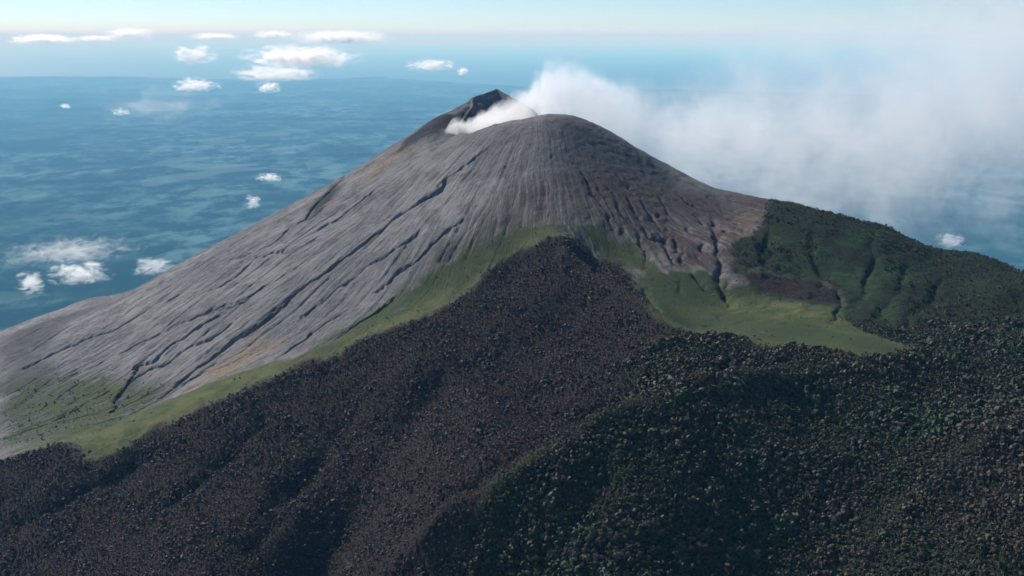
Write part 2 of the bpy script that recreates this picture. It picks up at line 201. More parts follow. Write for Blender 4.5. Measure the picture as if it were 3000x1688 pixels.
# smooth surface on a coarse grid, refined by cubic interpolation
CS = 12.0
cx = np.arange(-2400, 2401, CS); cy = np.arange(-300, 3900, CS)
CG = tps(*np.meshgrid(cx, cy))
def cubic(x, y):
    fx = np.clip((x - cx[0]) / CS, 1, len(cx) - 3.001); fy = np.clip((y - cy[0]) / CS, 1, len(cy) - 3.001)
    ix = fx.astype(int); iy = fy.astype(int); u = fx - ix; v = fy - iy
    def wgt(t): return (-.5*t**3 + t*t - .5*t, 1.5*t**3 - 2.5*t*t + 1, -1.5*t**3 + 2*t*t + .5*t, .5*t**3 - .5*t*t)
    wu, wv = wgt(u), wgt(v); o = 0
    for j in range(4):
        for i in range(4): o = o + wu[i] * wv[j] * CG[iy + j - 1, ix + i - 1]
    return o
RR = np.hypot(GX, GY - 1650.0)
base = cubic(GX, GY)
wb = smooth(1250, 1850, RR)
ana = profile(RR)
th = np.arctan2(GY - 1650.0, GX)
rib = fbm(th * 1400, RR * 0.12, 150.0, 5, 5)                       # broad spurs down the outer flanks
ana = ana + rib * 90 * smooth(900, 2000, RR) * (1 - smooth(4500, 10000, RR)) + fbm(GX, GY, 900, 5, 9) * 60 * smooth(1500, 3000, RR) * (1 - smooth(6000, 9500, RR))
H = base * (1 - wb) + ana * wb
H = H + rib * 14 * smooth(500, 900, RR) * (1 - wb) * (GY > 1400) 

core = (slice(IY, IY + len(YC)), slice(IX, IX + len(XC)))
cxg, cyg = GX[core], GY[core]
def polydist(px, py, pts, closed):
    P = np.array(pts, float); Q = np.roll(P, -1, axis=0) if closed else P[1:]
    P = P if closed else P[:-1]
    best = np.full(px.shape, 1e18); ins = np.zeros(px.shape, bool); tb = np.zeros(px.shape)
    for k, (a, b) in enumerate(zip(P, Q)):
        ex, ey = b - a; L = ex * ex + ey * ey + 1e-9
        t = np.clip(((px - a[0]) * ex + (py - a[1]) * ey) / L, 0, 1)
        d = (px - a[0] - t * ex) ** 2 + (py - a[1] - t * ey) ** 2
        m = d < best; best = np.where(m, d, best); tb = np.where(m, k + t, tb)
        if closed and abs(ey) > 1e-9:
            c = ((a[1] > py) != (b[1] > py)) & (px < ex * (py - a[1]) / ey + a[0]); ins ^= c
    return np.sqrt(best), ins, tb
# plant cover, ground colour and painted dome shade regions, edges frayed by noise
wx = fbm(cxg, cyg, 60, 6, 31, 0.68) * 24; wy = fbm(cxg, cyg, 60, 6, 47, 0.68) * 24
MASK = {}
for name, polys in REGIONS.items():
    soft = {'ochre': 22, 'dark': 30, 'meadow': 25, 'wallgreen': 16, 'brown': 30, 'tinge': 30, 'rock': 12, 'grass': 9}.get(name, 7)
    m = np.zeros(cxg.shape)
    for pl in polys:
        P = np.array(pl); x0, y0 = P.min(0) - 60; x1, y1 = P.max(0) + 60
        a0, a1 = np.searchsorted(XC, [x0, x1]); b0, b1 = np.searchsorted(YC, [y0, y1])
        if a1 <= a0 or b1 <= b0: continue
        sl = (slice(b0, b1), slice(a0, a1))
        d, ins, _ = polydist(cxg[sl] + wx[sl], cyg[sl] + wy[sl], pl, True)
        m[sl] = np.maximum(m[sl], smooth(-soft, soft, np.where(ins, d, -d)))
    MASK[name] = m
right = smooth(30, 60, cxg) * (cyg < 1130) * smooth(1130, 1120, cyg)
MASK['grass'] = np.maximum(MASK['grass'], right * (1 - np.clip(MASK['scrub'] + MASK['forest'], 0, 1)))
veg = np.clip(MASK['scrub'] + MASK['forest'], 0, 1)
soil = 1 - np.clip(veg + MASK['grass'], 0, 1)

Z = H[core].copy()
for slp, pl in TENTS:                                                # sharp rock rims
    P = np.array(pl); x0, y0 = P[:, :2].min(0) - 70; x1, y1 = P[:, :2].max(0) + 70
    a0, a1 = np.searchsorted(XC, [x0, x1]); b0, b1 = np.searchsorted(YC, [y0, y1]); sl = (slice(b0, b1), slice(a0, a1))
    d, _, t = polydist(cxg[sl], cyg[sl], P[:, :2], False)
    zr = np.interp(t, np.arange(len(P)), P[:, 2])
    rk = (np.abs(fbm(cxg[sl], cyg[sl], 22, 4, 221)) * 9 + np.abs(fbm(cxg[sl] + cyg[sl], cyg[sl] * .3, 9, 3, 223)) * 3) * smooth(2, 14, d) * (1 if slp > .55 else .25)
    Z[sl] = np.maximum(Z[sl], zr - d * slp - rk)
far_soil = smooth(700, 500, cyg)
# carved gullies
wx2 = fbm(cxg, cyg, 24, 4, 71, .65) * 9; wy2 = fbm(cxg, cyg, 24, 4, 83, .65) * 9
carved = np.zeros(cxg.shape)
for wd, dp, pl in GULLIES:
    if len(pl) < 2: continue
    P = np.array(pl); x0, y0 = P.min(0) - 40; x1, y1 = P.max(0) + 40
    a0, a1 = np.searchsorted(XC, [x0, x1]); b0, b1 = np.searchsorted(YC, [y0, y1])
    sl = (slice(b0, b1), slice(a0, a1))
    d, _, t = polydist(cxg[sl] + wx2[sl], cyg[sl] + wy2[sl], pl, False)
    n = len(pl) - 1
    taper = smooth(-0.05, 0.8, t) * (1 - 0.55 * smooth(n - 1.0, n, t))
    var = 0.75 + 0.5 * fbm(t * 10, 0 * t, 8, 2, int(P[0, 0]) & 255)
    g = np.exp(-(np.maximum(d - abs(wd) * 0.2, 0) / (wd * 0.85)) ** 1.3) * dp * taper * var
    carved[sl] = np.where(np.abs(g) > np.abs(carved[sl]), g, carved[sl])
# roughness before running water over it
slope_n = fbm(cxg, cyg, 45, 5, 101, 0.55)
Z += (fbm(cxg, cyg, 9, 2, 205) * .9 + fbm(cxg, cyg, 4.6, 2, 207) * .5) * soil
wallr = smooth(160, 260, cxg) * smooth(960, 1040, cyg) * smooth(1420, 1330, cyg)
Z += (np.abs(fbm(cxg, cyg, 70, 4, 211)) - .22) * 9 * wallr * smooth(1260, 1180, cyg)
Z += slope_n * (1.6 * soil + 3.5 * veg + 1.2 * MASK['grass'])
cth = np.arctan2(cyg - 1560.0, cxg - 45.0)
crr = np.hypot(cyg - 1560.0, cxg - 45.0)
wob = fbm(cxg, cyg, 90, 3, 171) * 26 + fbm(cxg, cyg, 28, 3, 173) * 9
def rills(sc, st, seed):
    q = fbm(cth * 900 * np.clip(crr / 450, .5, 2) ** .0 + wob, crr * st, sc, 3, seed, 0.55)
    return np.abs(q)
r1 = rills(26, 0.05, 131); r2 = rills(60, 0.07, 137)
Z += (np.minimum(r1, .35) * 2.0 + np.minimum(r2, .3) * 2.6) * smooth(-.25, .35, fbm(cxg, cyg, 120, 3, 191)) * soil * smooth(50, 230, crr)
Z += fbm(cth * 900, crr * 0.16, 60, 3, 151, 0.6) * 1.6 * np.clip(soil + 0.6 * veg, 0, 1) * smooth(100, 350, crr)

# rain run-off: many drops follow the slope and cut it
rng = np.random.default_rng(7)
ny, nx = Z.shape
resist = 0.35 + 0.65 * soil
flow = np.zeros(ny * nx)
for batch in range(6):
    gy_, gx_ = np.gradient(Z, STEP)
    n = 42000
    X = rng.uniform(1, nx - 3, n); Yp = rng.uniform(1, ny - 3, n)
    vx = np.zeros(n); vy = np.zeros(n)
    cut = np.zeros(ny * nx); fl = np.zeros(ny * nx)
    gxf, gyf = gx_.ravel(), gy_.ravel()
    for st in range(150):
        i = Yp.astype(int) * nx + X.astype(int)
        a, b = gxf[i], gyf[i]
        vx = vx * 0.55 - a; vy = vy * 0.55 - b
        sp = np.sqrt(vx * vx + vy * vy) + 1e-6
        X = X + vx / sp * 0.9; Yp = Yp + vy / sp * 0.9
        ok = (X > 1) & (X < nx - 3) & (Yp > 1) & (Yp < ny - 3)
        if not ok.all():
            X, Yp, vx, vy, i, a, b = X[ok], Yp[ok], vx[ok], vy[ok], i[ok], a[ok], b[ok]
        sl_ = np.minimum(np.hypot(a, b), 1.0)
        fl += np.bincount(i, minlength=ny * nx)
        cut += np.bincount(i, weights=sl_, minlength=ny * nx)
    flow += fl
    cut = cut.reshape(ny, nx)
    c2 = cut * 0.5 + 0.125 * (np.roll(cut, 1, 0) + np.roll(cut, -1, 0) + np.roll(cut, 1, 1) + np.roll(cut, -1, 1))
    Z -= np.minimum(c2 * 0.014, 0.5) * resist
Z -= carved * 1.3
flow = np.log1p(flow.reshape(ny, nx)) / 6.0
edge = np.minimum.reduce([smooth(-1150, -1060, cxg), smooth(1000, 920, cxg), smooth(520, 570, cyg), smooth(2000, 1900, cyg)])
Zl = H[core] * (1 - edge) + Z * edge
# keep thin spikes off
Zs = (Zl + 0.25 * (np.roll(Zl, 1, 0) + np.roll(Zl, -1, 0) + np.roll(Zl, 1, 1) + np.roll(Zl, -1, 1))) / 2
k_ = np.clip(soil * 0.15 + veg * 0.8, 0, 1)
Zl = Zl * (1 - k_) + Zs * k_
H[core] = Zl

# ------------------------------------------------------------------ helpers
def link(o): COL.objects.link(o); return o
def np_mesh(name, V, F, mat, smooth_=True, k=4):
    me = bpy.data.meshes.new(name)
    me.vertices.add(len(V)); me.vertices.foreach_set('co', np.asarray(V, np.float32).ravel())
    me.loops.add(len(F) * k); me.loops.foreach_set('vertex_index', np.asarray(F, np.int32).ravel())
    me.polygons.add(len(F))
    me.polygons.foreach_set('loop_start', np.arange(0, len(F) * k, k, dtype=np.int32))
    me.polygons.foreach_set('loop_total', np.full(len(F), k, np.int32))
    me.polygons.foreach_set('use_smooth', np.full(len(F), smooth_, bool))
    me.update(calc_edges=True)
    if mat: me.materials.append(mat)
    return me
def tag(o, label=None, cat=None, group=None, kind=None):
    if label: o['label'] = label
    if cat: o['category'] = cat
    if group: o['group'] = group
    if kind: o['kind'] = kind
    return o
class NT:
    def __init__(s, name):
        s.m = bpy.data.materials.new(name); s.m.use_nodes = True; s.t = s.m.node_tree; s.t.nodes.clear()
        s.out = s.n('ShaderNodeOutputMaterial')
    def n(s, ty, **kw):
        nd = s.t.nodes.new(ty)
        for k, v in kw.items():
            if k.startswith('i_'):
                nd.inputs[k[2:].replace('_', ' ')].default_value = v
            else: setattr(nd, k, v)
        return nd
    def l(s, a, b): s.t.links.new(a, b)
    def setin(s, sock, v):
        if hasattr(v, 'is_output') or isinstance(v, bpy.types.NodeSocket): s.l(v, sock)
        else: sock.default_value = v
    def math(s, op, a, b=0.0, c=0.0, clamp=False):
        nd = s.n('ShaderNodeMath', operation=op, use_clamp=clamp)
        for q, v in zip(nd.inputs, (a, b, c)): s.setin(q, v)
        return nd.outputs[0]
    def noise(s, vec, scale, detail=5, rough=0.55, dist=0.0, off=None):
        nd = s.n('ShaderNodeTexNoise'); nd.inputs['Scale'].default_value = scale; nd.inputs['Detail'].default_value = detail
        nd.inputs['Roughness'].default_value = rough; nd.inputs['Distortion'].default_value = dist
        if vec is not None: s.l(vec, nd.inputs['Vector'])
        return nd.outputs['Fac']
    def maprange(s, v, a, b, c=0.0, d=1.0, interp='SMOOTHSTEP'):
        nd = s.n('ShaderNodeMapRange', interpolation_type=interp)
        for q, x in zip(('Value', 'From Min', 'From Max', 'To Min', 'To Max'), (v, a, b, c, d)): s.setin(nd.inputs[q], x)
        return nd.outputs['Result']
    def mix(s, f, a, b, mode='MIX'):
        nd = s.n('ShaderNodeMix', data_type='RGBA', blend_type=mode)
        s.setin(nd.inputs[0], f); s.setin(nd.inputs[6], a if not isinstance(a, tuple) else (*a, 1)); s.setin(nd.inputs[7], b if not isinstance(b, tuple) else (*b, 1))
        return nd.outputs[2]
    def mapping(s, vec, scale=(1, 1, 1), rot=(0, 0, 0), loc=(0, 0, 0)):
        nd = s.n('ShaderNodeMapping'); nd.inputs['Scale'].default_value = scale; nd.inputs['Rotation'].default_value = rot; nd.inputs['Location'].default_value = loc
        s.l(vec, nd.inputs['Vector']); return nd.outputs[0]

# ------------------------------------------------------------------ terrain material
T = NT('volcanic ground')
geo = T.n('ShaderNodeNewGeometry'); pos = geo.outputs['Position']
m1 = T.n('ShaderNodeAttribute', attribute_name='cover'); m2 = T.n('ShaderNodeAttribute', attribute_name='ground')
s1 = T.n('ShaderNodeSeparateColor'); T.l(m1.outputs['Color'], s1.inputs[0])
s2 = T.n('ShaderNodeSeparateColor'); T.l(m2.outputs['Color'], s2.inputs[0])
mgrass, mscrub, mforest = s1.outputs[0], s1.outputs[1], s1.outputs[2]
mochre, mdark, mflow = s2.outputs[0], s2.outputs[1], s2.outputs[2]
mm = T.n('ShaderNodeAttribute', attribute_name='turf'); s3 = T.n('ShaderNodeSeparateColor'); T.l(mm.outputs['Color'], s3.inputs[0])
mmeadow, mwall, mfar = s3.outputs[0], s3.outputs[1], s3.outputs[2]
nbig = T.noise(pos, 0.006, 5, 0.6); nmid = T.noise(pos, 0.03, 6, 0.6); nfine = T.noise(pos, 0.25, 8, 0.75); nvf = T.noise(pos, 0.9, 4, 0.7)
fal = T.n('ShaderNodeAttribute', attribute_name='fall').outputs['Vector']
st1 = T.noise(T.mapping(fal, (1, .13, 0)), .07, 8, .72, .4); st2 = T.noise(T.mapping(fal, (1, .2, 0)), .28, 6, .75, .3)
ash = T.mix(T.maprange(nbig, .38, .62), (0.182, 0.180, 0.184), (0.290, 0.282, 0.275))
ash = T.mix(T.maprange(nmid, .42, .68), ash, (0.120, 0.117, 0.124))
ash = T.mix(T.maprange(nfine, .40, .75, 0, .7), ash, (0.30, 0.285, 0.275))
ash = T.mix(T.maprange(st1, .50, .64, 0, .5), ash, (0.085, 0.082, 0.088))
ash = T.mix(T.maprange(st1, .47, .36, 0, .6), ash, (0.38, 0.365, 0.345))
ash = T.mix(T.maprange(st2, .52, .68, 0, .5), ash, (0.060, 0.058, 0.062))
ash = T.mix(T.maprange(nvf, .52, .70, 0, .6), ash, (0.075, 0.073, 0.08))
ash = T.mix(T.math('MULTIPLY', T.maprange(mflow, .45, 1.0), .55), ash, (0.13, 0.125, 0.13))
ash = T.mix(T.math('MULTIPLY', mdark, .8), ash, (0.082, 0.083, 0.088))  # darker ash patches, plus shade painted on the dome's right side
och = T.mix(T.maprange(nfine, .35, .7), (0.20, 0.145, 0.095), (0.33, 0.27, 0.20))
ash = T.mix(T.math('MULTIPLY', mochre, T.maprange(nmid, .35, .6, .25, .95)), ash, och)
ea = T.n('ShaderNodeAttribute', attribute_name='earth'); s4 = T.n('ShaderNodeSeparateColor'); T.l(ea.outputs['Color'], s4.inputs[0])
ash = T.mix(T.math('MULTIPLY', s4.outputs[0], T.maprange(st1, .40, .60, .45, .95)), ash, T.mix(nfine, (0.060, 0.044, 0.040), (0.112, 0.080, 0.071)))
tg = T.math('MULTIPLY', s4.outputs[1], T.maprange(T.math('ADD', T.math('MULTIPLY', st1, .6), T.math('MULTIPLY', nmid, .4)), .40, .53, .08, .95))
ash = T.mix(tg, ash, T.mix(nfine, (0.045, 0.072, 0.028), (0.100, 0.115, 0.055)))
ash = T.mix(T.math('MULTIPLY', s4.outputs[2], .92), ash, T.mix(nfine, (0.022, 0.024, 0.028), (0.065, 0.066, 0.070)))
turf = T.mix(T.maprange(nmid, .35, .65), (0.058, 0.088, 0.034), (0.138, 0.146, 0.060))
turf = T.mix(T.maprange(nfine, .45, .75, 0, .6), turf, (0.16, 0.15, 0.075))
turf = T.mix(T.math('MULTIPLY', mmeadow, T.maprange(nmid, .3, .6, .3, .9)), turf, (0.050, 0.076, 0.036))
turf = T.mix(s4.outputs[1], turf, T.mix(nmid, (0.034, 0.056, 0.026), (0.070, 0.090, 0.042)))
turf = T.mix(T.maprange(nvf, .5, .68, 0, .55), turf, (0.036, 0.046, 0.022))
cov = T.math('ADD', T.math('ADD', mgrass, mscrub), mforest, clamp=True)
gm = T.math('MULTIPLY', cov, T.maprange(T.math('ADD', nmid, T.math('MULTIPLY', cov, .35)), .48, .74))
col = T.mix(gm, ash, turf)
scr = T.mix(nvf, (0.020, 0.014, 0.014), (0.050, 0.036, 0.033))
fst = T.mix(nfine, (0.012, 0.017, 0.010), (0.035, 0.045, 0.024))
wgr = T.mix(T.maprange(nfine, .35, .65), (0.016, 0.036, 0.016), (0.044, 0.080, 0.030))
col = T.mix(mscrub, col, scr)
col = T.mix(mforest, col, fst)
col = T.mix(T.math('MULTIPLY', mwall, T.maprange(nmid, .44, .56)), col, wgr)
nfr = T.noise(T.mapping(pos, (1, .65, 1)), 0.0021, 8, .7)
far = T.mix(T.maprange(nfr, .42, .62), (0.004, 0.026, 0.036), (0.045, 0.120, 0.130))  # outer apron takes the lowland's painted haze blue
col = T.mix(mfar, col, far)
bs = T.n('ShaderNodeBsdfPrincipled'); T.l(col, bs.inputs['Base Color']); bs.inputs['Roughness'].default_value = .95
bs.inputs['Specular IOR Level'].default_value = 0.1
bump = T.n('ShaderNodeBump'); bump.inputs['Strength'].default_value = 1.0; bump.inputs['Distance'].default_value = 2.6
hsum = T.math('ADD', T.math('MULTIPLY', nfine, 1.6), T.math('MULTIPLY', nvf, .6)); hsum = T.math('ADD', hsum, T.math('MULTIPLY', T.math('ADD', st1, st2), 1.5)); T.l(hsum, bump.inputs['Height'])
T.l(bump.outputs[0], bs.inputs['Normal']); T.l(bs.outputs[0], T.out.inputs['Surface'])

# ------------------------------------------------------------------ terrain object
idx = np.arange(NX * NY).reshape(NY, NX)
F = np.stack([idx[:-1, :-1], idx[:-1, 1:], idx[1:, 1:], idx[1:, :-1]], -1).reshape(-1, 4)
me = np_mesh('volcano', np.stack([GX, GY, H], -1).reshape(-1, 3), F, T.m)
def full(a, fill=0.0):
    o = np.full((NY, NX), fill); o[core] = a; return o
def put(name, a, b, c):
    at_ = me.attributes.new(name, 'FLOAT_COLOR', 'POINT')
    at_.data.foreach_set('color', np.stack([a, b, c, np.ones_like(a)], -1).astype(np.float32).ravel())
fa = me.attributes.new('fall', 'FLOAT_VECTOR', 'POINT')
TH = np.arctan2(GY - 1560.0, GX - 45.0); RD = np.hypot(GY - 1560.0, GX - 45.0)
wobf = np.zeros_like(TH); wobf[core] = wob
fa.data.foreach_set('vector', np.stack([TH * 900 + wobf, RD, H * .3], -1).astype(np.float32).ravel())
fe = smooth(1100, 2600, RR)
put('cover', full(MASK['grass']), full(MASK['scrub'] * (1 - MASK['forest'])), full(MASK['forest'] ))
put('earth', full(MASK['brown']), full(MASK['tinge']), full(MASK['rock']))
put('ground', full(MASK['ochre']), full(MASK['dark']), full(flow))
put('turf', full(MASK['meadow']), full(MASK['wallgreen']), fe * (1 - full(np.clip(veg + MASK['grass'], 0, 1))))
vol = link(bpy.data.objects.new('volcano', me))
tag(vol, 'grey ash covered volcano with gullied flanks, green ridge and grassy crater bowl', 'volcano', kind='structure')

def ground(x, y):
    fx = np.clip((x - XC[0]) / STEP, 0, nx - 1.001); fy = np.clip((y - YC[0]) / STEP, 0, ny - 1.001)
    i = fx.astype(int); j = fy.astype(int); u = fx - i; v = fy - j
    return (Zl[j, i] * (1 - u) + Zl[j, i + 1] * u) * (1 - v) + (Zl[j + 1, i] * (1 - u) + Zl[j + 1, i + 1] * u) * v
def sample(M, x, y):
    i = np.clip(((x - XC[0]) / STEP).astype(int), 0, nx - 1); j = np.clip(((y - YC[0]) / STEP).astype(int), 0, ny - 1)
    return M[j, i]

# ------------------------------------------------------------------ lowland and sea
L = NT('lowland fields with haze tint')
pos = L.n('ShaderNodeNewGeometry').outputs['Position']
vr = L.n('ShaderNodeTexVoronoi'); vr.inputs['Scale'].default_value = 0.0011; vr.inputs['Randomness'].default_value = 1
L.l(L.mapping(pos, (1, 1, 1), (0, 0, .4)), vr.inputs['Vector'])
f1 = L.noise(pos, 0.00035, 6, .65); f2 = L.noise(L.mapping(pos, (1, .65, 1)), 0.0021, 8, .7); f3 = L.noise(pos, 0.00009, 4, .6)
c = L.mix(L.maprange(f2, .42, .62), (0.006, 0.032, 0.046), (0.080, 0.165, 0.185))  # blue of the distant haze is painted into the field colours
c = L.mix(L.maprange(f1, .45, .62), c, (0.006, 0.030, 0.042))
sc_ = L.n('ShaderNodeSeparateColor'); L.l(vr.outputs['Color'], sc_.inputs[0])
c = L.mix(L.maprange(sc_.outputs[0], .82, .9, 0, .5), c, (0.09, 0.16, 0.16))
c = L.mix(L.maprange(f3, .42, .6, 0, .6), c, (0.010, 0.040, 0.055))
b = L.n('ShaderNodeBsdfPrincipled'); L.l(c, b.inputs['Base Color']); b.inputs['Roughness'].default_value = 1; b.inputs['Specular IOR Level'].default_value = 0
L.l(b.outputs[0], L.out.inputs['Surface'])
rs = random.Random(3)
coast = []
key = [(-60000, 62000), (-30500, 66500), (-25000, 65500), (-17500, 61500), (-14500, 58000), (-9000, 66000), (-3000, 57000), (2000, 51500), (8000, 50000), (16000, 46000), (24000, 42000), (40000, 36000), (60000, 30000)]
for (x0, y0), (x1, y1) in zip(key, key[1:]):
    for q in range(8):
        t = q / 8; coast.append((x0 + (x1 - x0) * t + rs.uniform(-300, 300), y0 + (y1 - y0) * t + rs.uniform(-500, 500)))
coast.append(key[-1])
V = [(x, y, 6.0) for x, y in coast] + [(x, -40000.0, 6.0) for x, y in coast]
n = len(coast)
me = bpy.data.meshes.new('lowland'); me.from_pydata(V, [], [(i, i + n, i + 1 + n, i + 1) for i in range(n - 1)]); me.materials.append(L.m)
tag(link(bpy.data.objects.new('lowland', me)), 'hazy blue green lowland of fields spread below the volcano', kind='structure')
W = NT('sea water')
b = W.n('ShaderNodeBsdfPrincipled'); b.inputs['Base Color'].default_value = (0.02, 0.09, 0.13, 1); b.inputs['Roughness'].default_value = .5; b.inputs['Specular IOR Level'].default_value = .12
pos = W.n('ShaderNodeNewGeometry').outputs['Position']
bp = W.n('ShaderNodeBump'); bp.inputs['Distance'].default_value = 3; W.l(W.noise(pos, .01, 5), bp.inputs['Height']); W.l(bp.outputs[0], b.inputs['Normal'])
W.l(b.outputs[0], W.out.inputs['Surface'])
me = bpy.data.meshes.new('sea'); q = 1200000.0
me.from_pydata([(-q, -50000, 0), (q, -50000, 0), (q, q, 0), (-q, q, 0)], [], [(0, 1, 2, 3)]); me.materials.append(W.m)
tag(link(bpy.data.objects.new('sea', me)), 'pale hazy sea beyond the coast', kind='structure')

# ------------------------------------------------------------------ scrub and forest
def leaf_mat(name, tint_attr=True, base=(0.03, 0.035, 0.02)):
    m = NT(name)
    at_ = m.n('ShaderNodeAttribute', attribute_name='tint')
    g = m.n('ShaderNodeNewGeometry')
    nz = m.noise(g.outputs['Position'], 1.3, 3, .6)
    c = m.mix(m.maprange(nz, .35, .65, 0, .6), at_.outputs['Color'] if tint_attr else base, (0.02, 0.02, 0.014), 'MIX')
    b = m.n('ShaderNodeBsdfPrincipled'); m.l(c, b.inputs['Base Color']); b.inputs['Roughness'].default_value = .7
    b.inputs['Specular IOR Level'].default_value = .25
    m.l(b.outputs[0], m.out.inputs['Surface']); return m.m
leafm = leaf_mat('scrub leaves')
rng = np.random.default_rng(21)
def crown_cards(cx_, cy_, cz_, rad, hgt, K, size, rng):
    """K leaf clump faces spread through each crown's volume."""
    n = len(cx_)
    d = rng.normal(size=(n, K, 3)); d /= np.linalg.norm(d, axis=2, keepdims=True)
    d[..., 2] = np.abs(d[..., 2]) * 1.1 - 0.25
    rr = rng.uniform(.55, 1.05, (n, K, 1))
    lob = 1 + .25 * np.sin(3 * np.arctan2(d[..., 1], d[..., 0]) + rng.uniform(0, 6.3, (n, 1)))[..., None]
    c = d * rr * lob * np.stack([rad, rad, hgt], -1)[:, None, :] + np.stack([cx_, cy_, cz_], -1)[:, None, :]
    nrm = d + rng.normal(size=d.shape) * .38; nrm /= np.linalg.norm(nrm, axis=2, keepdims=True)
    t = np.cross(nrm, rng.normal(size=d.shape)); t /= np.linalg.norm(t, axis=2, keepdims=True)
    b = np.cross(nrm, t)
    s = (size[:, None] * rng.uniform(.6, 1.25, (n, K)))[..., None]
    V = np.stack([c - t * s - b * s * .8, c + t * s * .9 - b * s, c + t * s + b * s * .7 + nrm * s * .3, c - t * s * .7 + b * s], 2)
    return V.reshape(-1, 3), K * n
sp_ = 2.9
tx, ty = np.meshgrid(np.arange(-980, 960, sp_), np.arange(470, 1420, sp_))
tx = (tx + rng.uniform(-.48, .48, tx.shape) * sp_).ravel(); ty = (ty + rng.uniform(-.48, .48, ty.shape) * sp_).ravel()
ms, mf = sample(MASK['scrub'], tx, ty), sample(MASK['forest'], tx, ty)
vb = np.clip(MASK['scrub'] + MASK['forest'], 0, 1)
for q in range(3):                                               # plants thin out across the edge of the scrub
    for ax in (0, 1):
        cs_ = np.cumsum(np.concatenate([np.zeros_like(vb[:5]), vb, np.zeros_like(vb[:6])], 0) if ax == 0 else np.concatenate([np.zeros_like(vb[:, :5]), vb, np.zeros_like(vb[:, :6])], 1), ax)
        vb = (cs_[11:] - cs_[:-11])[:ny] / 11 if ax == 0 else (cs_[:, 11:] - cs_[:, :-11])[:, :nx] / 11
edge_p = smooth(.08, .80, sample(vb, tx, ty))
edge_p = np.maximum(edge_p, .12 * sample(MASK['tinge'], tx, ty) * (tx < -330))
edge_p = np.maximum(edge_p, .035 * sample(MASK['grass'], tx, ty) + .05 * sample(MASK['tinge'], tx, ty) * (tx > 40))
spur = np.full(tx.shape, 99.0)
for wd, dp, pl in GULLIES:
    if dp < -6: spur = np.minimum(spur, polydist(tx, ty, pl, False)[0])
wgn = sample(MASK['wallgreen'], tx, ty)
patch = fbm(tx, ty, 70, 3, 401)
keep = (rng.uniform(0, 1, tx.shape) < edge_p) & (np.abs(tx) < ty * .56 + 190) & ((wgn < .5) | (patch > .1))
# a ground point well under the picture's lower edge is never seen
tz = ground(tx, ty)
keep &= (CAM_Z - tz) / ty < math.tan(PITCH + math.radians(19.5))
keep &= ~((sample(MASK['scrub'] + MASK['forest'], tx, ty) > 0) & (ty > 1000) & (tx > 220) & (rng.uniform(0, 1, len(tx)) < .55))
thin = fbm(tx, ty, 25, 3, 411)
keep &= ~((ms > mf) & (thin > .85))
tx, ty, tz, ms, mf, patch, spur, edge_p = [a[keep] for a in (tx, ty, tz, ms, mf, patch, spur, edge_p)]
isf = (mf > ms)
big = np.clip(rng.uniform(0, 1, len(tx)) ** 2 * (1 + fbm(tx, ty, 18, 3, 431)), 0, 1.3)
rad = np.where(isf, 1.4 + 2.3 * big ** 1.6, .85 + 1.3 * big ** 1.4)
wallz = smooth(930, 1040, ty) * smooth(150, 260, tx)
rad = rad * (1 - .5 * wallz) * (1 - .35 * np.exp(-(spur / 7) ** 2)) * (.55 + .45 * edge_p)
hgt = rad * np.where(isf, rng.uniform(.8, 1.2, len(tx)), rng.uniform(.7, 1.3, len(tx)))
# colour of each plant
mixg = np.clip(.5 + 1.3 * fbm(tx, ty, 130, 4, 421) + rng.normal(0, .22, len(tx)), 0, 1)[:, None]
brn = np.array([.075, .050, .043]); brn2 = np.array([.042, .028, .032]); pale = np.array([.13, .112, .10])
grn = np.array([.040, .058, .024]); grn2 = np.array([.080, .062, .040])
u1 = rng.uniform(0, 1, (len(tx), 1))
tint = np.where(isf[:, None], grn * mixg + grn2 * (1 - mixg) * 1.1, brn * mixg + brn2 * (1 - mixg))
tint = np.where((u1 > np.where(isf[:, None], .996, .955)), pale * np.where(isf[:, None], .75, 1), tint)
lowr = (isf * smooth(40, 260, tx) * smooth(760, 650, ty) * np.clip(.5 + 1.6 * fbm(tx, ty, 90, 3, 461), 0, 1))[:, None]
tint = tint * (1 - lowr) + np.array([.064, .050, .034]) * lowr
viv = (isf * smooth(.30, .42, fbm(tx, ty, 48, 3, 471)))[:, None]
tint = tint * (1 - .7 * viv) + np.array([.030, .085, .026]) * .7 * viv
sp__ = (np.exp(-(spur / 9) ** 2))[:, None]
tint = tint * (1 - .75 * sp__) + np.array([.16, .125, .10]) * .75 * sp__
tint = tint * np.where(isf[:, None], .74, 1.0) * rng.uniform(.75, 1.08, (len(tx), 1))
dist = np.hypot(tx, ty)
order = np.argsort(dist + 400 * (np.abs(tx) > ty * .5) + 1000 * ((CAM_Z - tz) / ty > math.tan(PITCH + math.radians(15.6))))
NEAR = order[:300]
far_mask = np.ones(len(tx), bool); far_mask[NEAR] = False
Vs, Cs = [], []
for sel, K, sz in ((far_mask & (dist < 820), 28, .29), (far_mask & (dist >= 820), 14, .38)):
    V_, nq = crown_cards(tx[sel], ty[sel], tz[sel] + hgt[sel] * .55, rad[sel], hgt[sel], K, rad[sel] * sz, rng)
    Vs.append(V_); Cs.append(np.repeat(tint[sel], K, 0) * rng.uniform(.85, 1.15, (nq, 1)))
Vt = np.concatenate(Vs); Ct = np.concatenate(Cs)
me = np_mesh('forest', Vt, np.arange(len(Vt)).reshape(-1, 4), leafm, False)
a_ = me.attributes.new('tint', 'FLOAT_COLOR', 'FACE')
a_.data.foreach_set('color', np.concatenate([Ct, np.ones((len(Ct), 1))], 1).astype(np.float32).ravel())
tag(link(bpy.data.objects.new('forest', me)), 'dense dark brown and green scrub forest covering the slopes below the green ridge', kind='stuff')
print('plants', len(tx), 'faces', len(Ct))

